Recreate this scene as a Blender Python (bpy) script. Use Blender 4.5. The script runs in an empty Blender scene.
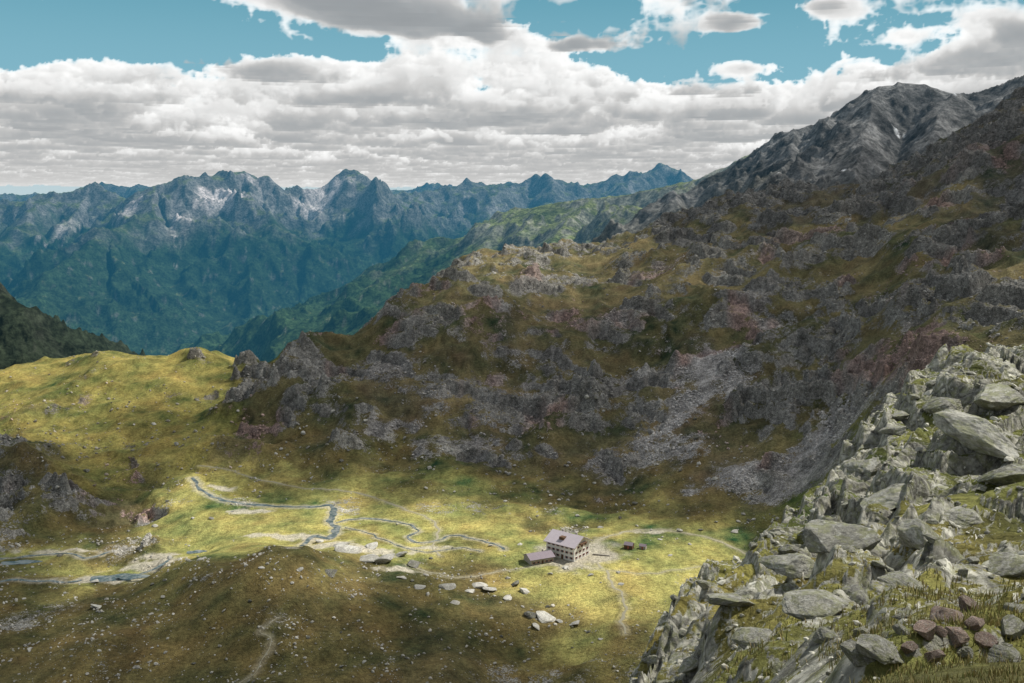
import bpy, bmesh, math, time
import numpy as np
from mathutils import Vector, Matrix
T0=time.time()
def tick(s): print("TICK %-20s %.1f"%(s,time.time()-T0))
scene=bpy.context.scene
COL=scene.collection
rng=np.random.default_rng(7)
# ---------------------------------------------------------------- camera geometry
FPX=1024*35/36.0
TH=math.atan(141.5/FPX)
CT,ST=math.cos(TH),math.sin(TH)
CZ=200.0
def ray(px,py):
    X=(px-512.0)/FPX; Y=(341.5-py)/FPX
    dy=CT+Y*ST; dz=-ST+Y*CT
    return X/dy, dz/dy
# ---------------------------------------------------------------- noise
def _tabs(seed):
    r=np.random.default_rng(seed)
    p=r.permutation(512).astype(np.int32)
    ang=r.random(512)*2*np.pi
    return p,np.cos(ang),np.sin(ang)
_TC={}
def perlin(x,y,seed=0):
    if seed not in _TC: _TC[seed]=_tabs(seed)
    p,gx,gy=_TC[seed]
    xi=np.floor(x); yi=np.floor(y); fx=x-xi; fy=y-yi
    xi=xi.astype(np.int64)&511; yi=yi.astype(np.int64)&511
    x1=(xi+1)&511; y1=(yi+1)&511
    px0=p[xi]; px1=p[x1]
    def g(px_,yy,dx,dy):
        h=p[(px_+yy)&511]
        return gx[h]*dx+gy[h]*dy
    u=fx*fx*fx*(fx*(fx*6-15)+10); v=fy*fy*fy*(fy*(fy*6-15)+10)
    a=g(px0,yi,fx,fy); b=g(px1,yi,fx-1,fy)
    c=g(px0,y1,fx,fy-1); d=g(px1,y1,fx-1,fy-1)
    return ((a+(b-a)*u)+((c+(d-c)*u)-(a+(b-a)*u))*v)*1.5
def fbm(x,y,o=5,seed=0,gain=.5):
    s=0;a=1;t=0
    for i in range(o):
        s=s+a*perlin(x*2**i+i*17.3,y*2**i-i*9.1,seed+i); t+=a; a*=gain
    return s/t
def ridged(x,y,o=5,seed=0,gain=.5):
    s=0;a=1;t=0;w=1
    for i in range(o):
        n=1-np.abs(perlin(x*2**i+i*17.3,y*2**i-i*9.1,seed+i))*1.6
        n=np.clip(n,0,1)**2*w
        w=np.clip(n*1.6,0,1)
        s=s+a*n; t+=a; a*=gain
    return s/t
def worley(x,y,seed=0):
    r=np.random.default_rng(seed)
    N=256
    jx=r.random((N,N)); jy=r.random((N,N)); hv=r.random((N,N)); tx=r.random((N,N))*2-1; ty=r.random((N,N))*2-1
    xi=np.floor(x).astype(np.int64); yi=np.floor(y).astype(np.int64)
    f1=np.full(x.shape,9.0); f2=np.full(x.shape,9.0)
    H=np.zeros(x.shape)
    for dx in (-1,0,1):
        for dy in (-1,0,1):
            cx=(xi+dx)&255; cy=(yi+dy)&255
            ox=x-(xi+dx+jx[cx,cy]); oy=y-(yi+dy+jy[cx,cy])
            d=ox*ox+oy*oy
            m=d<f1
            f2=np.where(m,f1,np.minimum(f2,d))
            H=np.where(m,hv[cx,cy]-.5+(tx[cx,cy]*ox+ty[cx,cy]*oy)*.8,H)
            f1=np.where(m,d,f1)
    return np.sqrt(f2)-np.sqrt(f1),H
def sstep(a,b,x):
    t=np.clip((x-a)/(b-a),0,1); return t*t*(3-2*t)
# ---------------------------------------------------------------- mesh helpers
def grid_mesh(name,P,attrs=None,smooth=True):
    R,C=P.shape[:2]
    me=bpy.data.meshes.new(name)
    me.vertices.add(R*C); me.vertices.foreach_set("co",P.reshape(-1).astype(np.float32))
    idx=np.arange(R*C,dtype=np.int32).reshape(R,C)
    q=np.stack([idx[:-1,:-1],idx[:-1,1:],idx[1:,1:],idx[1:,:-1]],-1).reshape(-1)
    n=len(q)//4
    me.loops.add(n*4); me.loops.foreach_set("vertex_index",q)
    me.polygons.add(n); me.polygons.foreach_set("loop_start",np.arange(0,n*4,4,dtype=np.int32))
    me.polygons.foreach_set("use_smooth",np.full(n,smooth))
    me.update(calc_edges=True)
    for k,v in (attrs or {}).items(): add_attr(me,k,v)
    return me
def add_attr(me,k,v):
    v=np.asarray(v,dtype=np.float32)
    if v.shape[-1]==3 and v.size==len(me.vertices)*3:
        a=me.attributes.new(k,'FLOAT_COLOR','POINT')
        v=v.reshape(-1,3); v=np.concatenate([v,np.ones((len(v),1),np.float32)],1)
        a.data.foreach_set("color",v.reshape(-1))
    else:
        a=me.attributes.new(k,'FLOAT','POINT'); a.data.foreach_set("value",v.reshape(-1))
def tri_mesh(name,V,T,attrs=None,smooth=False):
    me=bpy.data.meshes.new(name)
    me.vertices.add(len(V)); me.vertices.foreach_set("co",V.reshape(-1).astype(np.float32))
    n=len(T)
    me.loops.add(n*3); me.loops.foreach_set("vertex_index",T.reshape(-1).astype(np.int32))
    me.polygons.add(n); me.polygons.foreach_set("loop_start",np.arange(0,n*3,3,dtype=np.int32))
    me.polygons.foreach_set("use_smooth",np.full(n,smooth))
    me.update(calc_edges=True)
    for k,v in (attrs or {}).items(): add_attr(me,k,v)
    return me
def add_obj(name,me,mat=None,label=None,category=None,kind=None,parent=None,group=None):
    o=bpy.data.objects.new(name,me); COL.objects.link(o)
    if mat and me is not None:
        if not me.materials: me.materials.append(mat)
    if label:o["label"]=label
    if category:o["category"]=category
    if kind:o["kind"]=kind
    if group:o["group"]=group
    if parent:o.parent=parent
    return o
# ---------------------------------------------------------------- material helper
class NT:
    def __init__(s,name):
        s.m=bpy.data.materials.new(name); s.m.use_nodes=True
        s.t=s.m.node_tree; s.t.nodes.clear()
        s.out=s.n('ShaderNodeOutputMaterial')
    def n(s,t,**k):
        x=s.t.nodes.new(t)
        for a,b in k.items(): setattr(x,a,b)
        return x
    def l(s,a,b): s.t.links.new(a,b)
    def setin(s,sock,v):
        if isinstance(v,bpy.types.NodeSocket): s.l(v,sock)
        elif v is not None: sock.default_value=v
    def attr(s,name,out='Color'):
        return s.n('ShaderNodeAttribute',attribute_name=name).outputs[out]
    def pos(s): return s.n('ShaderNodeNewGeometry').outputs['Position']
    def noise(s,vec,scale,detail=5,rough=.55,dist=0):
        x=s.n('ShaderNodeTexNoise'); s.l(vec,x.inputs['Vector']); x.inputs['Scale'].default_value=scale
        x.inputs['Detail'].default_value=detail; x.inputs['Roughness'].default_value=rough; x.inputs['Distortion'].default_value=dist
        return x.outputs['Fac']
    def vor(s,vec,scale,feature='DISTANCE_TO_EDGE',out='Distance',rnd=1):
        x=s.n('ShaderNodeTexVoronoi',feature=feature); s.l(vec,x.inputs['Vector']); x.inputs['Scale'].default_value=scale
        x.inputs['Randomness'].default_value=rnd
        return x.outputs[out]
    def math(s,op,a,b=None,c=None,clamp=False):
        x=s.n('ShaderNodeMath',operation=op,use_clamp=clamp)
        s.setin(x.inputs[0],a); s.setin(x.inputs[1],b)
        if c is not None: s.setin(x.inputs[2],c)
        return x.outputs[0]
    def mr(s,v,a,b,c=0,d=1):
        x=s.n('ShaderNodeMapRange',interpolation_type='SMOOTHSTEP'); s.setin(x.inputs[0],v)
        for i,k in enumerate((a,b,c,d)): x.inputs[i+1].default_value=k
        return x.outputs[0]
    def mix(s,f,a,b,mode='MIX'):
        x=s.n('ShaderNodeMix',data_type='RGBA',blend_type=mode)
        s.setin(x.inputs[0],f)
        for i,v in ((6,a),(7,b)):
            if isinstance(v,tuple): v=(*v,1) if len(v)==3 else v
            s.setin(x.inputs[i],v)
        return x.outputs[2]
    def scale(s,col,f):   # colour * scalar
        x=s.n('ShaderNodeVectorMath',operation='SCALE'); s.l(col,x.inputs[0]); s.setin(x.inputs['Scale'],f)
        return x.outputs[0]
    def bump(s,h,strength=.5,dist=1,normal=None):
        x=s.n('ShaderNodeBump'); x.inputs['Strength'].default_value=strength; x.inputs['Distance'].default_value=dist
        s.l(h,x.inputs['Height'])
        if normal: s.l(normal,x.inputs['Normal'])
        return x.outputs[0]
    def bsdf(s,col,rough=.9,normal=None,metal=0,spec=.2):
        x=s.n('ShaderNodeBsdfPrincipled')
        if isinstance(col,tuple): col=(*col,1)
        s.setin(x.inputs['Base Color'],col); s.setin(x.inputs['Roughness'],rough)
        x.inputs['Metallic'].default_value=metal; x.inputs['Specular IOR Level'].default_value=spec
        if normal: s.l(normal,x.inputs['Normal'])
        return x.outputs[0]
    def done(s,sh): s.l(sh,s.out.inputs[0]); return s.m
# ---------------------------------------------------------------- terrain control columns  (D, py, class)
C={
-300:[(20,1000,'n'),(80,1000,'n'),(200,850,'n')],
-150:[(300,780,'k'),(380,700,'k'),(450,640,'k'),(520,590,'k'),(600,545,'k'),(680,500,'c'),(740,450,'h'),(800,455,'h'),(900,415,'m'),(1030,378,'m'),(1300,400,'m'),(1700,420,'m')],
0:[(300,780,'k'),(390,683,'k'),(450,625,'k'),(510,590,'k'),(560,563,'g'),(610,535,'k'),(660,505,'c'),(720,448,'h'),(790,452,'h'),(850,420,'m'),(950,385,'m'),(1020,370,'m'),(1300,400,'m'),(1700,425,'m')],
100:[(20,1000,'n'),(80,1000,'n'),(200,850,'n'),(300,800,'k'),(380,690,'k'),(450,620,'k'),(500,590,'k'),(550,574,'g'),(600,545,'k'),(650,515,'c'),(700,485,'h'),(740,468,'m'),(800,440,'m'),(880,400,'m'),(950,370,'m'),(1000,350,'m'),(1200,380,'m'),(1700,420,'m')],
200:[(300,800,'k'),(380,690,'k'),(430,630,'k'),(480,575,'k'),(510,556,'k'),(560,556,'g'),(620,525,'g'),(690,487,'g'),(740,462,'m'),(800,435,'m'),(880,400,'m'),(950,370,'m'),(990,352,'m'),(1200,385,'m')],
250:[(990,367,'m'),(900,390,'c'),(840,415,'h')],
300:[(300,800,'k'),(380,683,'k'),(430,615,'k'),(480,560,'k'),(510,543,'k'),(550,555,'g'),(600,530,'g'),(650,508,'g'),(700,485,'g'),(760,455,'k'),(810,420,'h'),(860,385,'c'),(900,360,'h'),(930,350,'h'),(1100,370,'h'),(1500,400,'h')],
400:[(20,1000,'n'),(80,950,'n'),(200,830,'n'),(300,800,'k'),(380,690,'ks'),(440,625,'k'),(490,585,'k'),(520,568,'k'),(560,552,'g'),(600,532,'g'),(650,508,'g'),(700,484,'g'),(750,462,'k'),(800,430,'s'),(860,380,'s'),(920,340,'h'),(980,307,'h'),(1200,325,'h'),(1600,370,'h')],
450:[(400,668,'ks'),(1000,288,'u'),(1120,285,'u'),(1280,268,'u'),(1500,300,'u')],
500:[(300,800,'k'),(380,720,'ks'),(430,655,'k'),(470,610,'k'),(500,590,'k'),(560,552,'g'),(600,532,'g'),(650,508,'g'),(700,485,'k'),(750,462,'h'),(800,430,'s'),(870,375,'h'),(950,320,'s'),(1020,288,'u'),(1150,272,'u'),(1300,256,'u'),(1600,275,'u')],
600:[(10,1000,'n'),(25,880,'n'),(60,760,'n'),(100,800,'n'),(200,800,'n'),(300,790,'k'),(380,720,'k'),(430,650,'k'),(470,615,'g'),(500,588,'g'),(560,546,'g'),(600,530,'g'),(650,510,'k'),(690,490,'k'),(740,460,'s'),(800,415,'c'),(880,365,'h'),(960,320,'s'),(1050,285,'u'),(1200,262,'u'),(1400,243,'u'),(1800,270,'u')],
650:[(25,800,'n'),(50,700,'r'),(62,650,'r')],
700:[(10,900,'n'),(15,820,'n'),(25,730,'r'),(50,655,'r'),(75,592,'r'),(110,690,'n'),(200,720,'n'),(300,730,'k'),(400,650,'k'),(450,620,'g'),(500,585,'g'),(560,548,'g'),(600,528,'g'),(640,505,'k'),(700,460,'s2'),(760,420,'s2'),(840,370,'s2'),(920,320,'h'),(1000,285,'u'),(1150,250,'u'),(1350,214,'d'),(1800,250,'d')],
800:[(6,820,'g2'),(10,745,'g2'),(20,680,'r'),(40,620,'r'),(70,560,'r'),(95,508,'r'),(140,600,'n'),(220,640,'n'),(300,620,'k'),(400,600,'k'),(450,590,'k'),(520,560,'k'),(560,535,'k'),(600,505,'k2'),(650,470,'s2'),(700,430,'h'),(780,380,'c'),(860,330,'c'),(950,280,'h'),(1050,245,'u'),(1200,212,'d'),(1350,190,'d'),(1800,230,'d')],
900:[(6,760,'g2'),(10,700,'g2'),(16,655,'r'),(30,600,'r'),(60,510,'r'),(90,448,'r'),(120,395,'r'),(170,500,'n'),(250,530,'k'),(330,510,'k2'),(400,485,'k2'),(450,463,'k2'),(520,425,'k2'),(600,385,'h'),(680,350,'c'),(780,310,'c'),(880,270,'h'),(1000,230,'u'),(1150,198,'d'),(1300,172,'d'),(1700,210,'d')],
960:[(135,367,'r'),(1250,135,'d')],
1024:[(6,750,'g2'),(10,683,'g2'),(15,645,'r'),(30,585,'r'),(60,500,'r'),(100,410,'r'),(140,349,'r'),(200,440,'n'),(280,450,'k2'),(330,430,'k2'),(400,400,'k2'),(460,378,'h'),(540,350,'h'),(640,315,'h'),(760,272,'u'),(900,215,'d'),(1050,150,'d'),(1200,104,'d'),(1600,150,'d')],
1180:[(6,740,'g2'),(15,640,'r'),(60,480,'r'),(150,320,'r'),(280,400,'k2'),(400,380,'h'),(540,320,'h'),(760,230,'u'),(1000,120,'d'),(1200,60,'d'),(1600,80,'d')],
}
#            rock  grass colour            rock colour            amp blocks
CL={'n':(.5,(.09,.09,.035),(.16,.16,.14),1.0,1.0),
'r':(.64,(.20,.195,.058),(.35,.34,.29),1.0,1.15),
'g2':(.12,(.21,.19,.07),(.30,.29,.25),.15,.1),
'k':(.19,(.142,.118,.046),(.36,.34,.30),4.0,1.5),
'ks':(.44,(.13,.11,.048),(.27,.255,.225),3.0,1.5),
'k2':(.34,(.145,.17,.045),(.24,.24,.21),5.0,4.0),
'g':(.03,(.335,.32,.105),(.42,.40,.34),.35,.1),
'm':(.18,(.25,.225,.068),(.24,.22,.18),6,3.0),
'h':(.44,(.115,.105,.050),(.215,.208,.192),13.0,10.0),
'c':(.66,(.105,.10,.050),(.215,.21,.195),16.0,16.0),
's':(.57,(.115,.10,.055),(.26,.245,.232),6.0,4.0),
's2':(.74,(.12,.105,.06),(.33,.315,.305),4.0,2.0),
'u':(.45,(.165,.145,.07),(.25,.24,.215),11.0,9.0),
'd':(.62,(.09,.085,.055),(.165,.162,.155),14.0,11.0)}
pts=[];cls=[]
for px,L in C.items():
    for D,py,c in L:
        a,r=ray(px,py)
        if px in(-300,): a=ray(px,400)[0]
        pts.append((a*3,math.log(D),r)); cls.append(c)
pts=np.array(pts)
def tps(r2): return np.where(r2>1e-12,.5*r2*np.log(np.maximum(r2,1e-12)),0)
n=len(pts)
d2=(pts[:,None,0]-pts[None,:,0])**2+(pts[:,None,1]-pts[None,:,1])**2
A=np.zeros((n+3,n+3)); A[:n,:n]=tps(d2)+np.eye(n)*2e-4
A[:n,n]=1;A[:n,n+1:]=pts[:,:2];A[n,:n]=1;A[n+1:,:n]=pts[:,:2].T
sol=np.linalg.solve(A,np.concatenate([pts[:,2],[0,0,0]]))
AMIN,AMAX=-.74,.78
cu=np.linspace(AMIN*3,AMAX*3,260); cv=np.linspace(math.log(3),math.log(2100),320)
U,V=np.meshgrid(cu,cv)
E=sol[n]+sol[n+1]*U+sol[n+2]*V
for i in range(n): E+=sol[i]*tps((U-pts[i,0])**2+(V-pts[i,1])**2)
def bil(F,u,v):
    fu=np.clip((u-cu[0])/(cu[1]-cu[0]),0,len(cu)-1.001); fv=np.clip((v-cv[0])/(cv[1]-cv[0]),0,len(cv)-1.001)
    i=fu.astype(int); j=fv.astype(int); fu=fu-i; fv=fv-j
    if F.ndim==3: fu=fu[...,None]; fv=fv[...,None]
    return F[j,i]*(1-fu)*(1-fv)+F[j,i+1]*fu*(1-fv)+F[j+1,i]*(1-fu)*fv+F[j+1,i+1]*fu*fv
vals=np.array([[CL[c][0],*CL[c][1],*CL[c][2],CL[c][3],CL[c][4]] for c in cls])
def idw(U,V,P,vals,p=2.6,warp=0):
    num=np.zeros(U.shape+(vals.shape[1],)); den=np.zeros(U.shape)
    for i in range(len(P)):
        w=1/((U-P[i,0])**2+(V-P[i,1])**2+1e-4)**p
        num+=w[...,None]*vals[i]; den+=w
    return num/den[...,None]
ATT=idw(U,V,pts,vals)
tick('rbf')
# ---------------------------------------------------------------- fine grid
NC=1300
DR=np.concatenate([np.geomspace(3,60,260)[:-1],np.geomspace(60,160,190)[:-1],np.geomspace(160,330,50)[:-1],np.geomspace(330,1500,660)[:-1],np.geomspace(1500,2100,40)])
AC=np.linspace(AMIN,AMAX,NC)
a2,D2=np.meshgrid(AC,DR)
X=a2*D2; Y=D2.copy(); LD=np.log(D2)
w1=fbm(X/60,Y/60,4,11)*.10; w2=fbm(X/60+50,Y/60,4,21)*.05
near=1-sstep(150,260,D2)
base=bil(E,a2*3,LD)
at=bil(ATT,a2*3+w1*3*(1-near*.7),LD+w2*3*(1-near*.7))
rockf=at[...,0]; amp=at[...,7]; blk=at[...,8]
Z=CZ+base*D2
far_amp=amp*(1-near)
rl=ridged(X/190+3,Y/190,5,31,.48)
Z+=far_amp*(rl-.38)*1.9
r2=ridged(X/70+X*.002,Y/70+4,5,35,.46)
Z+=far_amp*(r2-.36)*.65
Z+=far_amp*.5*fbm(X/45,Y/45,5,41,.45)*1.2
# near relief
Z+=near*(fbm(X/14,Y/14,5,51,.42)*1.7*np.clip(D2/40,.08,1.3)*np.clip(amp,.15,1))
# outcrop masks: smooth ones drive the relief, detailed ones the colour
rs=fbm(X/62,Y/62,3,61,.45); rn=fbm(X/62,Y/62,7,61,.6)
rs2=fbm(X/11,Y/11,2,71,.45); rn2=fbm(X/11,Y/11,5,71,.55)
rsm=rockf+rs*1.1*(1-near)+rs2*.45*near
rmask=rockf+rn*1.25*(1-near)+rn2*(.22+.42*near)
wx=fbm(X/16,Y/16,3,81); wy=fbm(X/16,Y/16,3,91)
def blocks(s,seed,warp=.25,ang=.5,asp=1.6):
    ca,sa=math.cos(ang),math.sin(ang)
    xx=(X*ca+Y*sa)/s; yy=(-X*sa+Y*ca)/(s/asp)
    return worley(xx+wx*warp,yy+wy*warp,seed)
bm=sstep(.38,.66,rsm)
big_=sstep(4,9,amp)
zt=Z+fbm(X/70,Y/70,4,95,.42)*20+.12*X
fr=(zt/17)%1.0
Z+=(1-near)*big_*bm*(sstep(.34,.64,fr)-fr)*17*.70
fr2=((zt+fbm(X/16,Y/16,3,96)*3)/5.5)%1.0
Z+=(1-near)*big_*bm*(sstep(.2,.7,fr2)-fr2)*5.5*.5
hfar=0
for s,amp_s,sd in ((46,1.0,1),(17,.50,2),(6.5,.20,3)):
    e,h=blocks(s,sd); hfar=hfar+amp_s*(h*sstep(0,.12,e)+.2*sstep(0,.2,e))
Z+=bm*(1-near)*blk*hfar*.64
# near ledges
ztn=Z+fbm(X/12,Y/12,3,97,.4)*2.6+.20*X-.05*Y
frn=(ztn/2.9)%1.0
bmn=sstep(.40,.62,rsm)
nsc=np.clip(D2/38,.13,1.1)*np.clip(blk,.1,1.2)
Z+=near*bmn*(sstep(.24,.60,frn)-frn)*2.9*.65*nsc
hnear=0
for s,amp_s,sd in ((8.5,1.0,4),(3.0,.38,5),(1.1,.11,6)):
    e,h=blocks(s,sd,.3,.7,1.5); hnear=hnear+amp_s*(h*1.2*sstep(0,.09,e)+.18*sstep(0,.12,e))
Z+=bmn*near*hnear*nsc
tick('relief')
def gh(x,y):
    x=np.asarray(x,float); y=np.maximum(np.asarray(y,float),3.01)
    fu=np.clip((x/y-AMIN)/(AMAX-AMIN)*(NC-1),0,NC-1.001)
    lo=np.clip(np.searchsorted(DR,y)-1,0,len(DR)-2)
    fv=np.clip((y-DR[lo])/(DR[lo+1]-DR[lo]),0,1)
    i=fu.astype(int); fu=fu-i
    return Z[lo,i]*(1-fu)*(1-fv)+Z[lo,i+1]*fu*(1-fv)+Z[lo+1,i]*(1-fu)*fv+Z[lo+1,i+1]*fu*fv
def hit(px,py,dmin=4):
    a,r=ray(px,py)
    ci=int(np.clip(round((a-AMIN)/(AMAX-AMIN)*(NC-1)),0,NC-1))
    prof=(Z[:,ci]-CZ)/DR
    k=np.where((prof>=r)&(DR>dmin))[0]
    if len(k)==0: return None
    D=DR[k[0]]
    return np.array([a*D,D,Z[k[0],ci]]),k[0],ci
# --- hut platform
HX,HY=hit(563,558,300)[0][:2]
HZ=float(gh(HX,HY))+.5
dd=np.hypot((X-HX)/1.25,Y-HY)
Z=Z+(HZ-Z)*(1-sstep(17,36,dd))
def smooth_line(pl,n=200):
    P=np.array([hit(px,py,300)[0][:2] for px,py in pl])
    Q=np.vstack([2*P[0]-P[1],P,2*P[-1]-P[-2]]); out=[]
    for i in range(1,len(Q)-2):
        for t in np.linspace(0,1,14,endpoint=False):
            p0,p1,p2,p3=Q[i-1:i+3]
            out.append(.5*((2*p1)+(-p0+p2)*t+(2*p0-5*p1+4*p2-p3)*t*t+(-p0+3*p1-3*p2+p3)*t**3))
    out.append(Q[-2])
    out=np.array(out)
    out+=np.stack([perlin(out[:,0]/9,out[:,1]/9,3),perlin(out[:,0]/9+9,out[:,1]/9,4)],1)*1.6
    return out
def carve(line,w,zs=None,feather=4):
    global Z
    z=gh(line[:,0],line[:,1])
    k=np.ones(9)/9
    z=np.convolve(np.pad(z,4,'edge'),k,'valid')
    r0=np.searchsorted(DR,line[:,1].min()-15); r1=np.searchsorted(DR,line[:,1].max()+15)
    c0=np.searchsorted(AC,(line[:,0]/line[:,1]).min()-.03); c1=np.searchsorted(AC,(line[:,0]/line[:,1]).max()+.03)
    xs=X[r0:r1,c0:c1]; ys=Y[r0:r1,c0:c1]
    best=np.full(xs.shape,1e9); zz=np.zeros(xs.shape)
    for i in range(len(line)):
        d=(xs-line[i,0])**2+(ys-line[i,1])**2
        m=d<best; best=np.where(m,d,best); zz=np.where(m,z[i],zz)
    best=np.sqrt(best)
    f=1-sstep(w*.5+1.6,w*.5+1.6+feather,best)
    Z[r0:r1,c0:c1]+= (zz-Z[r0:r1,c0:c1])*f
    BANK[r0:r1,c0:c1]=np.maximum(BANK[r0:r1,c0:c1],(1-sstep(w*.5,w*.5+3.5,best+1.5*perlin(xs/5,ys/5,8)))*(.75 if feather>3 else .35))
    return z
BANK=np.zeros(X.shape)
streams=[
 ([(192,478),(198,488),(210,496),(228,502),(250,505),(280,507),(312,507),(330,506),(333,514),(330,522),(336,530),(330,538),(308,540),(292,545)],(2.4,5.0)),
 ([(336,522),(360,519),(385,521),(405,524),(420,531),(408,537),(420,543),(440,540),(452,536),(475,540),(495,545),(505,550)],(1.8,1.3)),
 ([(345,528),(370,534),(395,545),(425,552),(460,548),(480,552)],(.8,.8)),
 ([(-40,556),(0,560),(30,556),(60,554),(85,558),(110,553)],(2.2,1.6)),
 ([(0,582),(30,581),(60,583),(90,581),(120,577),(140,574),(158,567),(172,558)],(2.2,1.8)),
]
paths=[
 ([(597,562),(606,572),(612,583),(622,595),(626,608),(622,620),(625,634)],1.3),
 ([(200,466),(250,478),(290,486),(330,490),(370,496),(400,508),(430,520),(438,532),(432,546),(440,556)],1.2),
 ([(590,545),(610,536),(640,530),(680,532),(720,542),(750,556)],1.4),
 ([(240,683),(262,665),(270,640),(262,630),(280,618)],.45),
 ([(540,566),(500,572),(460,578),(430,572),(405,566)],.9),
 ([(600,570),(640,574),(680,570),(720,566)],.7),
]
lines=[]
for pl,w in streams:
    L=smooth_line(pl); z=carve(L,max(w)); lines.append(('stream',L,z,w))
for pl,w in paths:
    L=smooth_line(pl); z=carve(L,w,feather=2.0); lines.append(('path',L,z,(w,w)))
ponds=[]
def bankd(cx,cy,rx,ry): return np.sqrt(((X-cx)/rx)**2+((Y-cy)/ry)**2)
for (px,py,rx,ry) in ((118,578,14,6),(20,563,10,4),(196,552,5,3)):
    PL=hit(px,py,300)[0]
    pz=float(gh(PL[0],PL[1])); dd=bankd(PL[0],PL[1],rx*1.5,ry*2)
    Z+=(pz-Z)*(1-sstep(.8,1.5,dd)); ponds.append((PL,pz,rx,ry))
def slope_of():
    dZr=np.gradient(Z,axis=0)/np.gradient(Y,axis=0)
    dx=np.gradient(X,axis=1); dZa=np.gradient(Z,axis=1)/dx
    return np.sqrt((dZr-a2*dZa)**2+dZa**2)
sl=slope_of()
valley=(1-sstep(.08,.3,rockf))
mask=rmask+np.clip(sl-.70,-.35,.9)*(.50+.05*near)*(1-valley*.6)
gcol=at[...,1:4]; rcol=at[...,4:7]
v=fbm(X/90+7,Y/90,4,101)[...,None]; v2=fbm(X/25,Y/25+9,5,111)[...,None]; v3=fbm(X/7,Y/11+9,5,115)[...,None]
gcol=np.clip(gcol*(1+.7*v+.6*v2+.6*v3)+gcol*(v2*np.array([.28,0,-.05])+v*np.array([.2,.0,0])),.012,.6)
br=(sstep(.0,.3,fbm(X/38+3,Y/38,6,117,.6))*.55)[...,None]
gcol=gcol*(1-br)+br*(gcol*np.array([.76,.65,.70]))
red=sstep(.08,.32,fbm(X/60+33,Y/130,4,121))*sstep(4,8,amp)*(1-sstep(1050,1150,Y))
rcol=rcol*(1+.5*v2+.4*v3)*(1+red[...,None]*(np.array([1.32,.98,.93])-1))
hutd=np.hypot(X-HX-8,(Y-HY-4))
gr=(1-sstep(14,32,hutd+20*fbm(X/12,Y/12,5,131)))
gcol=gcol+(np.array([.46,.42,.35])-gcol)*gr[...,None]*.85
for (px,py,rx,ry) in ((250,512,20,7),(285,538,30,10),(225,490,12,7),(150,565,26,10),(95,580,30,7),(60,552,30,6),(330,545,28,12),(160,556,14,8),(375,552,26,10),(430,548,14,5),(655,532,18,5),(400,570,18,6)):
    q=hit(px,py,300)[0]; b=1-sstep(.35,1.0,bankd(q[0],q[1],rx,ry)+1.0*fbm(X/9,Y/9,5,141))
    gcol=gcol+(np.array([.56,.51,.41])-gcol)*b[...,None]*.85
gcol=gcol+(np.array([.54,.49,.39])-gcol)*BANK[...,None]*.75
tick('colors')
P=np.stack([X,Y,Z],-1)
t=NT('alpine_ground')
pos=t.pos(); g=t.attr('gcol'); rc=t.attr('rcol'); mk=t.attr('mask','Fac'); nr=t.attr('near','Fac')
nf=t.noise(pos,.9,6,.65); nn=t.noise(pos,6,5,.6); nl=t.noise(pos,.22,6,.7)
m1=t.math('ADD',mk,t.math('MULTIPLY',t.math('SUBTRACT',nf,.5),1.3))
m1=t.math('ADD',m1,t.math('MULTIPLY',t.math('SUBTRACT',nl,.5),1.0))
m1=t.math('ADD',m1,t.math('MULTIPLY',t.math('SUBTRACT',nn,.5),t.math('MULTIPLY',nr,.7)))
rk=t.mr(m1,.50,.64)
edge=t.vor(pos,.55)
rv=t.mr(t.noise(pos,.35,7,.7),.3,.7,.5,1.5)
rcv=t.scale(rc,rv)
spk=t.mr(t.noise(pos,1.7,3,.5),.35,.7,.6,1.4); rcv=t.scale(rcv,spk)
big=t.mr(t.noise(pos,.07,6,.65),.3,.7,.7,1.3); rcv=t.scale(rcv,big)
crk=t.mr(edge,0,.06,.5,1); rcv=t.scale(rcv,crk)
lich=t.math('MULTIPLY',t.mr(t.noise(pos,1.3,7,.7),.48,.6),t.math('MULTIPLY',nr,.6))
rcv=t.mix(lich,rcv,(.235,.245,.115))
wl=t.math('MULTIPLY',t.mr(t.noise(pos,5,6,.7),.54,.64),t.math('MULTIPLY',nr,.6))
rcv=t.mix(wl,rcv,(.50,.50,.44))
dk=t.math('MULTIPLY',t.mr(t.noise(pos,2.6,7,.7),.56,.68),.6); rcv=t.mix(dk,rcv,t.scale(rc,.35))
gv=t.scale(g,t.mr(t.noise(pos,.5,6,.7),.3,.72,.62,1.4)); gv=t.scale(gv,t.mr(nn,.3,.7,.7,1.3))
shr=t.mr(t.noise(pos,.23,7,.75),.54,.64); gv=t.mix(t.math('MULTIPLY',shr,.5),gv,t.scale(g,.42))
col=t.mix(rk,gv,rcv)
hh=t.math('ADD',t.math('MULTIPLY',nf,1.2),t.math('MULTIPLY',t.mr(edge,0,.15),.5))
hb=t.bump(hh,.6,.9)
hb=t.bump(t.noise(pos,4,7,.75),.7,.22,hb)
MT=t.done(t.bsdf(col,.95,hb,spec=.1))
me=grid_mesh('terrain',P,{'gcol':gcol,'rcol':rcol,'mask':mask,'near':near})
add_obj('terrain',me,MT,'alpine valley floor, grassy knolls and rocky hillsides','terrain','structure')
tick('terrain mesh')
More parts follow.
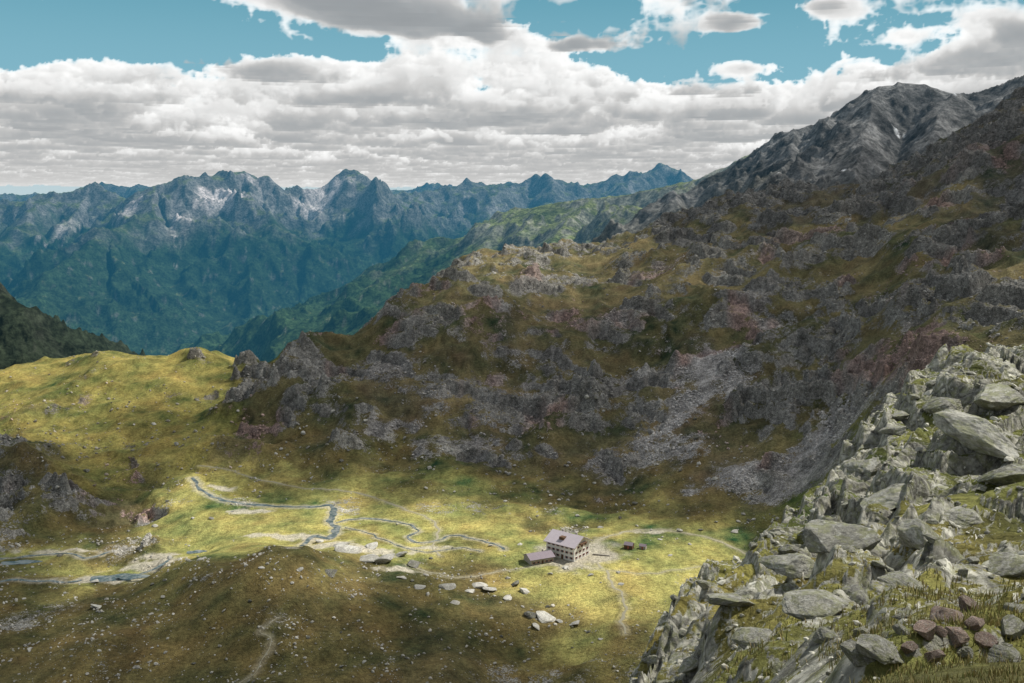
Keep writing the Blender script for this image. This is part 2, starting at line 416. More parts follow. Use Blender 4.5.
# ---------------------------------------------------------------- ribbons (stream, path)
t=NT('stream_water'); pos=t.pos()
MW=t.done(t.bsdf(t.mix(t.mr(t.noise(pos,.25,5,.7),.4,.6),(.06,.085,.085),(.26,.27,.25)),.3,t.bump(t.noise(pos,1.5,5),.5,.2),spec=.5))
t=NT('path_gravel'); pos=t.pos()
MP=t.done(t.bsdf(t.mix(t.noise(pos,1.2,5),(.26,.235,.15),(.42,.385,.29)),.95))
for kind,L,z,w in lines:
    tg=np.gradient(L,axis=0); tg/=np.linalg.norm(tg,axis=1)[:,None]; nrm=np.stack([-tg[:,1],tg[:,0]],1)
    tt=np.linspace(0,1,len(L)); ww=w[0]+(w[1]-w[0])*tt
    ww=ww*(1+.7*perlin(tt*22,tt*0+L[0,0],5))
    cols=[]
    for s in (-.5,-.2,.2,.5):
        q=L+nrm*(ww*s)[:,None]; cols.append(np.stack([q[:,0],q[:,1],z+(.16 if kind=='stream' else .10)-abs(s)*.06],1))
    me=grid_mesh(kind,np.stack(cols,1))
    add_obj(kind,me,MW if kind=='stream' else MP,'narrow meandering mountain stream across the meadow' if kind=='stream' else 'worn pale footpath through alpine grass',kind,'structure')
th=np.linspace(0,2*np.pi,49)[:-1]; r=1+.25*np.sin(th*2+.4)+.12*np.sin(th*5)
for PL,pz,rx,ry in ponds:
    V0=np.stack([PL[0]+rx*r*np.cos(th),PL[1]+ry*r*np.sin(th),np.full(48,pz+.15)],1)
    V0=np.vstack([V0,[PL[0],PL[1],pz+.15]]); T=np.array([[i,(i+1)%48,48] for i in range(48)])
    add_obj('pond',tri_mesh('pond',V0,T),MW,'small dark pond in the boggy meadow','pond','structure')
# ---------------------------------------------------------------- far mountains
def W(px,py,D):
    a,r=ray(px,py); return (a*D,D,CZ+r*D)
ridges=[]
crest=[(-260,190,9000),(-120,200,9300),(-40,190,9300),(0,201,9200),(45,194,9000),(85,188,9200),(125,192,9000),(148,186,8700),(160,177,8600),(180,171,8600),(196,177,8700),(215,173,8900),(238,166,9000),(252,174,9000),(266,169,9100),(280,178,9150),(300,182,9200),(320,177,9300),(335,171,9300),(362,169,9300),(380,176,9400),(400,186,9700),(420,187,9900),(455,180,10300),(500,178,10800),(520,177,10900),(540,170,11000),(556,178,11000),(580,183,11100),(600,182,11200),(640,174,11200),(655,168,11300),(668,167,11400),(700,178,11500),(900,180,12000)]
ridges.append(([W(*c) for c in crest],.58))
ridges.append(([W(-200,190,12500),W(0,194,13000),W(60,188,13000),W(140,184,13000),W(300,192,13000),W(450,183,14000),W(590,183,14500),W(800,185,15000)],.5))
for pl,s in [
 ([(160,177,8600),(140,208,7900),(112,226,7500),(120,260,7100),(160,300,6800),(198,340,6500)],.55),
 ([(112,226,7500),(60,256,6900),(20,290,6400),(-60,330,5900)],.55),
 ([(45,194,9000),(20,222,8300),(-30,250,7700)],.58),
 ([(196,177,8700),(190,215,8100),(215,250,7700),(235,290,7300),(232,325,7000)],.62),
 ([(238,166,9000),(262,200,8500),(280,225,8100),(300,262,7700),(290,300,7300)],.62),
 ([(290,181,9200),(300,205,8900),(330,232,8500),(345,262,8100)],.62),
 ([(362,169,9300),(372,200,8900),(395,225,8500),(400,250,8200)],.62),
 ([(335,171,9300),(318,200,8900)],.7),
 ([(85,188,9200),(70,215,8500),(85,240,8000)],.62),
 ([(420,187,9900),(430,210,9300),(440,232,8800)],.6),
 ([(500,178,10800),(495,200,10000),(480,225,9300)],.55),
 ([(540,170,11000),(560,192,10200),(545,210,9600)],.55),
 ([(640,174,11200),(620,188,10400)],.55),
 ([(780,142,4500),(720,165,4700),(680,177,4900),(660,183,5000),(640,188,5100),(600,192,5200),(575,195,5300),(545,202,5350),(520,209,5400),(480,223,5500),(430,240,5600),(400,250,5650),(360,267,5750),(330,281,5800),(280,306,5900),(235,331,6000),(205,350,6050),(190,362,6100)],.5),
 ([(600,192,5200),(560,230,4600),(540,262,4200)],.5),
 ([(520,209,5400),(470,250,4900),(430,290,4500)],.5),
 ([(430,240,5600),(390,280,5100),(350,320,4800)],.5),
 ([(330,281,5800),(290,322,5300),(270,350,5100)],.5),
 ([(560,262,3350),(590,243,3300),(625,222,3250),(655,204,3200),(680,190,3150),(705,178,3120),(740,160,3100),(775,142,3050),(800,130,3000),(835,120,3000),(855,110,2950),(868,94,2950),(888,82,2900),(915,79,2900),(940,80,2900),(975,87,2900),(1000,80,2850),(1024,70,2800),(1080,50,2800),(1200,30,2800),(1400,60,2800)],.78),
 ([(800,130,3000),(790,165,2700),(760,200,2450)],.72),
 ([(888,82,2900),(870,120,2650),(850,150,2400),(840,180,2250)],.72),
 ([(975,87,2900),(940,115,2600),(915,150,2300)],.72),
 ([(1080,50,2800),(1040,100,2450),(1000,140,2150)],.72),
 ([(680,190,3150),(680,215,2800),(660,240,2600)],.7),
 ([(-320,180,2500),(-150,250,2500),(-60,275,2500),(0,296,2500),(40,316,2550),(80,338,2600),(108,351,2650),(150,385,2700)],.62),
]:
    ridges.append(([W(*c) for c in pl],s))
NCF=1250
DF=np.concatenate([np.geomspace(1900,3400,260)[:-1],np.geomspace(3400,6500,240)[:-1],np.geomspace(6500,16000,360)])
AF=np.linspace(-.74,.80,NCF)
aF,YF=np.meshgrid(AF,DF); XF=aF*YF
scl=np.clip(YF/9000,.22,1.1)
wa=fbm(XF/900,YF/900,5,201); wb=fbm(XF/900+40,YF/900,5,211)
XW=XF+wa*230*scl; YW=YF+wb*330*scl
ZF=np.full(XF.shape,-900.0); DM=np.full(XF.shape,1e9)
for R,s in ridges:
    R=np.array(R)
    for i in range(len(R)-1):
        p,q=R[i],R[i+1]; dx,dy=q[0]-p[0],q[1]-p[1]; L2=dx*dx+dy*dy
        tt=np.clip(((XW-p[0])*dx+(YW-p[1])*dy)/L2,0,1)
        d=np.hypot(XW-p[0]-tt*dx,YW-p[1]-tt*dy)
        h=p[2]+(q[2]-p[2])*tt-s*d
        m=h>ZF; ZF=np.where(m,h,ZF); DM=np.where(m,d,DM)
tick('ridges')
rf=ridged(XF/1300,YF/1300,7,221,.55); rg=ridged(XF/380+5,YF/380,7,231,.58)
hgt=sstep(-900,-500,ZF)
fade=.36+.64*sstep(0,500,DM/scl)
gpk=(1-sstep(3500,4000,YF))
ZF+=scl*hgt*fade*((rf-.42)*350+(rg-.38)*(160+110*gpk))
rr=ridged(XF/120,YF/120,6,235,.6); ZF+=gpk*(rr-.38)*42*np.clip(fade,.5,1)
ZF=np.where(ZF<-840,-840+(ZF+840)*.25,ZF)
dzr=np.gradient(ZF,axis=0)/np.gradient(YF,axis=0); dza=np.gradient(ZF,axis=1)/np.gradient(XF,axis=1)
slf=np.sqrt((dzr-aF*dza)**2+dza**2)
n1=fbm(XF/260,YF/260,6,241,.6)
n2=fbm(XF/60,YF/90,5,243,.6)
tree=1-sstep(-200,140,ZF+n1*380)
rock=sstep(.55,.95,slf+n1*.35+sstep(0,500,ZF)*.25)
scr=sstep(.16,.36,fbm(XF/170+9,YF/500,5,251,.6))*sstep(-250,200,ZF)
col=np.ones(XF.shape+(3,))*np.array([.14,.16,.075])
def mixc(c,b,f): return c+(np.array(b)-c)*f[...,None]
col=mixc(col,(.18,.18,.17),rock)
col=mixc(col,(.38,.36,.35),scr*.6)
for (px,py,D,rx,ry) in ((180,232,7900,150,420),(318,200,9000,260,330),(205,196,8450,180,200),(205,345,6500,330,60),(130,200,8300,120,300),(240,200,8600,150,300),(60,225,8300,150,300)):
    q=W(px,py,D); f=1-sstep(.3,1,np.hypot((XF-q[0])/rx,(YF-q[1])/ry)+n1*1.6)
    col=mixc(col,(.80,.72,.70),f*.9)
tr_=tree*(1-sstep(.20,.45,n2)*.65)
col=mixc(col,(.035,.060,.030),tr_)
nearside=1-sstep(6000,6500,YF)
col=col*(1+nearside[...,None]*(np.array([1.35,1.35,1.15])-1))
gp=(1-sstep(3600,4000,YF))
gm=gp*sstep(-.1,.0,aF)
gc=np.array([.165,.164,.162])*(1+.8*n1[...,None]+.8*n2[...,None])
col=col*(1-gm[...,None])+gc*gm[...,None]
brown=gm*(1-sstep(60,300,ZF+n1*150)); col=mixc(col,(.13,.12,.08),brown*.7)
gl=gp*(1-sstep(-.1,.0,aF)); col=mixc(col,(.035,.042,.028),gl*.85)
for (px,py,D,rx,ry) in ((897,112,2700,9,26),(955,95,2750,13,14),(843,182,2350,6,14),(905,120,2690,4,22)):
    q=W(px,py,D); f=1-sstep(.4,.9,np.hypot((XF-q[0])/rx,(YF-q[1])/ry)+n2*1.8)
    col=mixc(col,(.75,.77,.8),f)
painted_haze=1-np.exp(-np.clip(YF-2000,0,None)/10800)
t=NT('hazed_mountain_rock'); pos=t.pos()
c=t.attr('col'); hz=t.attr('painted_haze','Fac')
c=t.scale(c,t.mr(t.noise(pos,.012,8,.7),.3,.7,.5,1.6)); c=t.scale(c,t.mr(t.noise(pos,.06,5,.7),.3,.7,.5,1.5))
nb=t.bump(t.noise(pos,.012,9,.75),.9,40)
nb=t.bump(t.noise(pos,.08,6,.75),.6,6,nb)
d=t.n('ShaderNodeBsdfDiffuse'); t.l(c,d.inputs[0]); t.l(nb,d.inputs['Normal'])
em=t.n('ShaderNodeEmission'); em.inputs[0].default_value=(.030,.185,.315,1); em.inputs[1].default_value=1.0  # painted haze: blue emission mixed over the rock, stronger with distance
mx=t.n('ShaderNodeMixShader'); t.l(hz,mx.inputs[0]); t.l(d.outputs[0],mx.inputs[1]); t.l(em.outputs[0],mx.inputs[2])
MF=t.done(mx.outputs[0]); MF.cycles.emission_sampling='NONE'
me=grid_mesh('mountains',np.stack([XF,YF,ZF],-1),{'col':col,'painted_haze':painted_haze})
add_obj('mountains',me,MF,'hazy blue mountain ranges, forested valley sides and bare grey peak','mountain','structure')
tick('mountains')
# ---------------------------------------------------------------- sky backdrop with clouds
NVr=np.random.default_rng(5).random((64,64,64)).astype(np.float32)
def vn(x,y,z):
    xi=np.floor(x);yi=np.floor(y);zi=np.floor(z)
    fx=x-xi;fy=y-yi;fz=z-zi
    fx=fx*fx*(3-2*fx);fy=fy*fy*(3-2*fy);fz=fz*fz*(3-2*fz)
    xi=xi.astype(np.int32)&63;yi=yi.astype(np.int32)&63;zi=zi.astype(np.int32)&63
    x1=(xi+1)&63;y1=(yi+1)&63;z1=(zi+1)&63
    n=NVr
    a=n[xi,yi,zi]*(1-fx)+n[x1,yi,zi]*fx; b=n[xi,y1,zi]*(1-fx)+n[x1,y1,zi]*fx
    c=n[xi,yi,z1]*(1-fx)+n[x1,yi,z1]*fx; d=n[xi,y1,z1]*(1-fx)+n[x1,y1,z1]*fx
    return (a*(1-fy)+b*fy)*(1-fz)+(c*(1-fy)+d*fy)*fz
def f3(x,y,z,o):
    s=0;a=.5;t_=0
    for i in range(o):
        n_=vn(x*2.03**i+i*11.7,y*2.03**i+i*5.1,z*2.03**i+i*3.3)
        if i>=1: n_=1.08-1.6*np.abs(n_-.5)-.26   # billows
        s=s+a*n_; t_+=a; a*=.56
    return .5+(s/t_-.5)*2.1
NA,NE=1450,400
az=np.radians(np.linspace(-40,40,NA)); el=np.radians(np.concatenate([np.linspace(-4,-.5,6)[:-1],np.linspace(-.5,12.5,300),np.linspace(12.6,25,60)]))
AZ,EL=np.meshgrid(az,el)
dx=np.sin(AZ)*np.cos(EL); dy=np.cos(AZ)*np.cos(EL); dz=np.sin(EL)
cf=dy*CT-dz*ST; cupp=dy*ST+dz*CT
PX=512+FPX*dx/cf; PY=341.5-FPX*cupp/cf
def blob(x,y,rx,ry): return np.exp(-((PX-x)/rx)**2-((PY-y)/ry)**2)
top=np.interp(PX,[-200,0,150,300,420,560,640,720,820,900,960,1024,1200],[66,72,62,58,60,56,84,90,80,66,44,24,6])
bias=-.50+.38*sstep(-14,14,PY-top)
bias+=.56*blob(330,-8,75,24)+.46*blob(400,18,66,20)+.45*blob(480,36,60,15)+.40*blob(570,46,50,10)
bias+=.42*blob(735,24,34,10)+.46*blob(742,68,34,8)+.48*blob(830,8,34,12)+.2*blob(905,36,30,8)+.33*blob(1000,22,40,14)
bias-=.30*blob(110,25,180,26)+.22*blob(610,12,50,18)
bias+=.08*np.clip((PY-130)/50,0,1)
SUN=np.array([math.sin(math.radians(62))*math.cos(math.radians(50)),math.cos(math.radians(62))*math.cos(math.radians(50)),math.sin(math.radians(50))])
hb_,ht_=1.2,2.6
Trn=np.ones(PX.shape,np.float32); Lum=np.zeros(PX.shape,np.float32)
ds=np.geomspace(5.0,100,120); te=np.tan(EL)
def dens(x,y,h,bi,o):
    hh=(h-hb_)/(ht_-hb_)
    s=f3(x/1.15+3,y/1.15,h/.9,o)
    prof=.42*np.clip(hh,0,1)**1.3+1.2*np.clip(.10-hh,0,1)
    return s+bi-.40-prof
for k in range(len(ds)-1):
    d=ds[k]; st=ds[k+1]-ds[k]
    h=d*te
    m=(h>hb_-.02)&(h<ht_)&(Trn>.03)
    if not m.any(): continue
    ca=dx[m]/np.cos(EL[m]); cb=dy[m]/np.cos(EL[m])
    x=ca*d; y=cb*d; hm=h[m]; bi=bias[m]
    q=dens(x,y,hm,bi,6 if d<40 else 5)
    al=1-np.exp(-np.clip(q,0,.4)*st*46)
    mm=al>.01
    if mm.any():
        L=np.zeros(al.shape,np.float32)
        xs,ys,hs,bs=x[mm],y[mm],hm[mm],bi[mm]
        s1=np.clip(dens(xs+SUN[0]*.10,ys+SUN[1]*.10,hs+SUN[2]*.10,bs,5),0,.6)
        s2=np.clip(dens(xs+SUN[0]*.30,ys+SUN[1]*.30,hs+SUN[2]*.30,bs,4),0,.6)
        hh=np.clip((hs-hb_)/(ht_-hb_),0,1)
        L[mm]=.30+.34*sstep(0,.28,hh)+.66*np.exp(-(s1*3.6+s2*2.0))*(.40+.60*sstep(.0,.16,hh))
        far=1-math.exp(-d/110)
        L[mm]=L[mm]*(1-far)+.92*far
    else: L=0
    T_=Trn[m]; Lum[m]+=T_*al*L; Trn[m]=T_*(1-al)
tick('clouds')
Lum=np.where(Lum>.75,.75+(Lum-.75)*.55,Lum)
cov=1-Trn
e=np.clip(np.degrees(EL)/12,0,1.6)[...,None]
def lin(r,g,b): return np.array([((c/255+.055)/1.055)**2.4 for c in (r,g,b)])
sky=lin(190,210,216)*(1-sstep(0,.55,e))+lin(130,182,200)*sstep(0,.55,e)
sky=sky*(1-sstep(.45,1.3,e))+lin(80,148,170)*sstep(.45,1.3,e)
lum=Lum/np.maximum(cov,1e-3)
tint=np.array([.90,.98,1.04])*(1-sstep(.25,.6,lum)[...,None])+np.array([1.0,1.0,.99])*sstep(.25,.6,lum)[...,None]
skc=sky*Trn[...,None]+Lum[...,None]*tint
RS=48000
t=NT('sky_clouds'); em=t.n('ShaderNodeEmission'); t.l(t.attr('col'),em.inputs[0]); em.inputs[1].default_value=1.0
MS=t.done(em.outputs[0]); MS.cycles.emission_sampling='NONE'
me=grid_mesh('sky',np.stack([dx/np.cos(EL)*RS,dy/np.cos(EL)*RS,CZ+te*RS],-1),{'col':skc})
add_obj('sky',me,MS,'blue sky with broken white cumulus clouds','sky','structure')
tick('sky')
# ---------------------------------------------------------------- added unseen cloud sheet, opacity shaped to shade chosen slopes
LP=[(565,545,1),(450,530,1),(400,545,1),(500,560,1),(620,550,1),(700,560,.9),(735,550,.8),(340,520,1),(250,500,.8),(200,500,.8),(160,505,.6),(150,540,.7),(230,530,.9),(640,600,.5),(600,575,.9),(560,600,.6),(80,590,.4),(100,570,.6),(370,560,1),(490,588,.8),
(50,400,1),(120,380,1),(180,375,.8),(220,368,.5),(60,430,.6),(130,420,.5),(20,385,1),(180,430,.1),(-80,400,.9),(180,400,.4),
(980,400,.9),(900,500,1),(800,560,1),(950,560,1),(1000,640,1),(850,520,1),(760,590,.8),(700,620,.7),(900,660,1),(1100,600,1),(1100,400,.9),(800,670,.8),
(480,275,.8),(600,258,.5),(545,262,.7),(900,300,.15),(980,298,.45),(870,450,.7),(680,290,.35),(430,300,.4),
(300,380,.2),(350,420,.1),(420,350,.1),(400,450,0),(500,350,.1),(500,440,.0),(600,350,.15),(600,450,0),(700,350,.2),(700,450,.2),(700,500,.1),(760,490,.2),(800,300,.1),(800,400,.2),(700,240,.15),(900,200,.15),(960,180,.15),(1000,130,.15),(1000,220,.2),(620,505,.15),(500,500,.35),(400,480,.1),(300,480,.1),(250,450,.0),(150,465,.0),(60,460,0),(40,490,0),(100,505,.0),(0,540,.1),
(50,620,.1),(150,600,.15),(250,580,.3),(250,650,.1),(400,620,.25),(500,650,.15),(60,670,0),(400,670,.1),(550,660,.2),(300,560,.45),(590,650,.3),(450,600,.45)]
lp=[];lv=[]
for px,py,l in LP:
    h=hit(px,py)
    if h is None: continue
    p=h[0]; lp.append((p[0]/p[1]*3,math.log(p[1]))); lv.append([l])
LIT=idw(U,V,np.array(lp),np.array(lv),2.2)[...,0]
gx=np.arange(-1500,3600,14.0); gy=np.arange(-500,3200,14.0)
GX,GY=np.meshgrid(gx,gy)
GZ=1750+fbm(GX/400,GY/400,4,301)*120
gz=np.full(GX.shape,60.0)
for _ in range(4):
    k=(GZ-gz)/SUN[2]; qx=GX-SUN[0]*k; qy=GY-SUN[1]*k
    gz=.5*gz+.5*gh(qx,qy)
yy=np.maximum(qy,3.2)
lit=bil(LIT,np.clip(qx/yy,-.9,.95)*3,np.log(yy))
ed=fbm(qx/120,qy/120,5,311)
lit=lit+ed*.35
dn=.82*(1-sstep(.18,.76,lit))
edge=sstep(0,200,qy+100)*sstep(0,400,2500-qy)*sstep(0,300,1500-np.abs(qx))
dn=dn*np.where(qy<150,sstep(-20,90,qy),1)*edge
t=NT('shadow_cloud_sheet'); at_=t.attr('dens','Fac')
tr=t.n('ShaderNodeBsdfTransparent'); tl=t.n('ShaderNodeBsdfTranslucent'); tl.inputs[0].default_value=(.8,.8,.8,1)
mx=t.n('ShaderNodeMixShader'); t.l(at_,mx.inputs[0]); t.l(tr.outputs[0],mx.inputs[1]); t.l(tl.outputs[0],mx.inputs[2])
MC=t.done(mx.outputs[0])
add_obj('cloud',grid_mesh('cloud',np.stack([GX,GY,GZ],-1),{'dens':dn}),MC,'added unseen cloud drifting high above the valley','cloud','structure')
tick('cloud sheet')
# ---------------------------------------------------------------- rocks
def rock_mesh(name,seed,sub,cuts=11,rough=.06,mat=None):
    r=np.random.default_rng(seed)
    b=bmesh.new(); bmesh.ops.create_icosphere(b,subdivisions=sub,radius=1.0)
    co=np.array([v.co[:] for v in b.verts])
    co*=np.array([1,1,.9])
    for i in range(cuts):
        nrm=r.normal(size=3); nrm/=np.linalg.norm(nrm); dd=r.uniform(.40,.78)
        k=np.maximum(co@nrm-dd,0); co-=k[:,None]*nrm*.92
    s=r.random(3)*50
    for f,a in ((1.3,1),(4,.5),(10,.3)):
        nz=perlin(co[:,0]*f+s[0]+co[:,2]*f*.7,co[:,1]*f+s[1]-co[:,2]*f*.6,3)
        co*= (1+rough*a*nz)[:,None]
    co/=np.abs(co[:,:2]).max()
    for v,c_ in zip(b.verts,co): v.co=c_
    me=bpy.data.meshes.new(name); b.to_mesh(me); b.free()
    me.polygons.foreach_set("use_smooth",np.full(len(me.polygons),False))
    if mat: me.materials.append(mat)
    return me
def rock_mat(name,c1,c2,lichen=(.235,.245,.115),lf=.6,sc=1.0):
    t=NT(name)
    tc=t.n('ShaderNodeTexCoord').outputs['Object']; oi=t.n('ShaderNodeObjectInfo')
    va=t.n('ShaderNodeVectorMath',operation='ADD'); t.l(tc,va.inputs[0])
    sc_=t.n('ShaderNodeVectorMath',operation='SCALE'); sc_.inputs[0].default_value=(31,17,23); t.l(oi.outputs['Random'],sc_.inputs['Scale']); t.l(sc_.outputs[0],va.inputs[1])
    p=va.outputs[0]
    c=t.mix(t.mr(t.noise(p,1.6*sc,7,.7),.35,.65),c1,c2)
    c=t.scale(c,t.mr(oi.outputs['Random'],0,1,.78,1.2))
    c=t.scale(c,t.mr(t.noise(p,9*sc,5,.7),.3,.7,.6,1.3))
    c=t.mix(t.math('MULTIPLY',t.mr(t.noise(p,2.4*sc,7,.75),.46,.58),lf),c,lichen)
    c=t.mix(t.math('MULTIPLY',t.mr(t.noise(p,6*sc,6,.7),.54,.64),.65),c,(.52,.52,.47))
    c=t.mix(t.math('MULTIPLY',t.mr(t.noise(p,4.1*sc,6,.7),.56,.68),.6),c,(.07,.07,.06))
    b=t.bump(t.noise(p,4*sc,9,.78),.9,.16)
    return t.done(t.bsdf(c,.92,b,spec=.15))
MR1=rock_mat('lichen_rock',(.21,.205,.18),(.38,.37,.32))
MR2=rock_mat('pale_rock',(.38,.36,.32),(.56,.54,.49),lf=.15)
MR3=rock_mat('rusty_rock',(.25,.18,.15),(.38,.29,.25),lf=.15)
MR4=rock_mat('dark_rock',(.10,.095,.085),(.19,.18,.165),lf=.3)
near_m=[rock_mesh('boulder',10+i,5,16,.10,MR1) for i in range(8)]
rust_m=[rock_mesh('boulder',40+i,5,15,.08,MR3) for i in range(3)]
mid_m=[rock_mesh('boulder',60+i,3,13,.08,MR2) for i in range(5)]
dark_m=[rock_mesh('boulder',80+i,3,13,.08,MR4) for i in range(4)]
nb_=0
def boulder(p,size,meshes,label,flat=.6,sink=.25,grp='boulders scattered over the slopes'):
    global nb_
    me=meshes[rng.integers(len(meshes))]
    o=bpy.data.objects.new('boulder',me); COL.objects.link(o)
    s=np.array([1,rng.uniform(.6,1),flat*rng.uniform(.75,1.2)])*size
    o.scale=s; o.rotation_euler=(rng.normal()*.2,rng.normal()*.2-.08,rng.random()*6.28)
    o.location=(p[0],p[1],p[2]+s[2]*(1-sink*2)*.7)
    o["label"]=label; o["category"]="boulder"; o["group"]=grp; nb_+=1
    return o
for px,py,w,ty in [(945,622,38,'x'),(968,612,30,'x'),(925,640,32,'x'),(958,645,36,'x'),(930,662,30,'x'),(985,650,28,'x'),(908,655,24,'x'),(975,630,26,'x'),(940,638,20,'x'),(965,662,24,'p'),(1012,640,46,'p'),(1005,662,40,'p'),(880,655,60,'p'),(860,662,44,'p'),(1018,610,40,'n'),(900,618,36,'n'),
  (975,440,110,'n'),(900,500,120,'n'),(1000,480,80,'n'),(830,545,110,'n'),(920,545,60,'p'),(1005,570,86,'n'),(790,575,70,'n'),(905,585,60,'n'),(730,610,56,'n'),(760,640,50,'n'),(820,610,70,'n'),(1000,400,90,'n'),(870,470,60,'n'),(850,600,50,'n'),(690,670,40,'n'),(830,640,56,'n'),(940,410,60,'n'),(960,520,56,'n')]:
    h=hit(px,py)
    if h is None: continue
    p=h[0]; sz=w/FPX*p[1]*.5*1.1
    if ty=='x': boulder(p,sz,rust_m,'reddish brown angular boulder in a small pile',.65,.2)
    elif ty=='p': boulder(p,sz,near_m,'pale grey angular boulder beside the rock pile',.6,.25)
    else: boulder(p,sz,near_m,'large lichen-covered rock slab on the grassy outcrop',.36,.45)
k=0
while k<90:
    px=rng.uniform(640,1080); py=rng.uniform(370,675)
    h=hit(px,py)
    if h is None or h[0][1]>150: continue
    p=h[0]; w=rng.uniform(6,18)*(1+.8*(rng.random()<.15)); sz=w/FPX*p[1]*.5
    boulder(p,sz,near_m,'grey lichen-speckled boulder lying on the steep outcrop',.55,.3); k+=1
for px,py,w in [(212,519,9),(330,574,20),(262,569,8),(98,608,15),(545,618,40),(530,616,20),(402,578,12),(352,552,46),(385,560,34),(370,548,26),(400,556,22),(366,560,30),(340,546,22),(412,566,20),(320,542,18),(446,588,22),(478,586,22),(492,590,26),(515,585,20),(525,592,16),(508,600,16),(470,592,16),(418,588,18),(456,604,14),(536,628,14),(560,622,14),(300,570,10),(620,585,10),(575,625,18),(600,640,8),(155,527,8),(95,582,14),(60,556,9),(200,560,8),(180,560,7),(565,568,10),(550,574,8),(600,528,8),(520,545,8),(505,556,6),(232,512,6),(700,530,9),(716,522,7),(735,532,10),(660,540,6),(690,545,6),(670,556,7)]:
    h=hit(px,py,300)
    if h is None: continue
    p=h[0]; boulder(p,w/FPX*p[1]*.5,mid_m if w!=20 and w!=9 else dark_m,'pale weathered boulder half sunk in the meadow',.30,.3)
k=0
while k<110:
    px=rng.uniform(-20,760); py=rng.uniform(395,680)
    h=hit(px,py,300)
    if h is None or h[0][1]<300: continue
    p=h[0]
    if 200<px<500 and 480<py<545: continue
    if 520<px<600 and 520<py<575: continue
    w=rng.uniform(3,8); boulder(p,w/FPX*p[1]*.5,mid_m if rng.random()<.6 else dark_m,'weathered boulder lying in the short alpine grass',.55,.25); k+=1
print('boulders',nb_)
def scatter(name,n,smin,smax,mat,label,cond,maxd=1e9,mind=4,seed=0,pw=3,cm=(.75,1.5)):
    r=np.random.default_rng(seed)
    phi=(1+5**.5)/2
    ico=np.array([[-1,phi,0],[1,phi,0],[-1,-phi,0],[1,-phi,0],[0,-1,phi],[0,1,phi],[0,-1,-phi],[0,1,-phi],[phi,0,-1],[phi,0,1],[-phi,0,-1],[-phi,0,1]])/1.9
    fc=np.array([[0,11,5],[0,5,1],[0,1,7],[0,7,10],[0,10,11],[1,5,9],[5,11,4],[11,10,2],[10,7,6],[7,1,8],[3,9,4],[3,4,2],[3,2,6],[3,6,8],[3,8,9],[4,9,5],[2,4,11],[6,2,10],[8,6,7],[9,8,1]])
    rows=np.where((DR>mind)&(DR<maxd))[0]
    el_=(Z-CZ)/D2
    rm=np.maximum.accumulate(el_,axis=0); vis=el_>=rm-.012
    cand=[]
    while sum(len(c) for c in cand)<n:
        M=n*4
        ri=rows[r.integers(len(rows),size=M)]; ci=r.integers(NC,size=M)
        ok=vis[ri,ci]&(r.random(M)<cond[ri,ci])
        cand.append(np.stack([ri[ok],ci[ok]],1))
        if len(cand)>40: break
    cd=np.concatenate(cand)[:n]; n=len(cd)
    ri,ci=cd[:,0],cd[:,1]
    D=DR[ri]*(1+r.uniform(-.001,.001,n)); a=AC[ci]+r.uniform(-.0006,.0006,n)
    x=a*D;y=D;z=gh(x,y)
    sz=(smin+(smax-smin)*r.random(n)**pw)*np.clip(D,1,None)
    q=ico[None]*(1+r.uniform(-.35,.25,(n,12,1)))
    sc=np.stack([np.ones(n),r.uniform(.6,1,n),r.uniform(.4,.8,n)],1)*sz[:,None]
    q=q*sc[:,None]
    th=r.random(n)*6.28; c_,s_=np.cos(th)[:,None],np.sin(th)[:,None]
    tl_=r.normal(size=n)[:,None]*.35
    X1=q[...,0]*c_-q[...,1]*s_; Y1=q[...,0]*s_+q[...,1]*c_; Z1=q[...,2]+X1*tl_
    V_=np.stack([X1+x[:,None],Y1+y[:,None],Z1+(z+sc[:,2]*.3)[:,None]],-1).reshape(-1,3)
    T_=(fc[None]+(np.arange(n)*12)[:,None,None]).reshape(-1,3)
    base=rcol[ri,ci]*r.uniform(cm[0],cm[1],(n,1))
    return add_obj(name,tri_mesh(name,V_,T_,{'col':np.repeat(base,12,0)}),mat,label,'rocks','stuff')
t=NT('scree_rock'); pos=t.pos(); c=t.attr('col'); c=t.scale(c,t.mr(t.noise(pos,3,4,.6),.3,.7,.8,1.25)); MSC=t.done(t.bsdf(c,.95,spec=.1))
cond=np.clip(sstep(.4,.9,mask)+.05,0,1)*sstep(.02,.1,rockf)*sstep(-.2,.25,fbm(X/30,Y/60,5,325))*(.30+.70*sstep(.5,.6,rockf)*(1-sstep(6,9,amp)))
scatter('scree',36000,.0004,.0019,MSC,'grey scree and loose stones covering the rocky hillside',cond*(D2>330)*(D2<1450),1450,330,seed=3,pw=3.5,cm=(.8,1.8))
cond3=(sstep(0,.35,fbm(X/22,Y/22,5,327))*.9+.1)*sstep(.10,.16,rockf)*(1-sstep(.42,.5,rockf))*(D2<900)*(D2>330)
scatter('stones',5500,.0005,.0028,MSC,'small pale stones strewn over the grassy knolls',cond3,900,330,seed=6,pw=3.5,cm=(.9,1.6))
cond2=(sstep(-.05,.3,fbm(X/6,Y/6,4,321))*.8+.1)*near*(rockf>.3)
scatter('rubble',7000,.0008,.006,MSC,'loose angular stones strewn among the outcrop slabs',cond2,150,10,seed=4,pw=4)
tick('rocks')
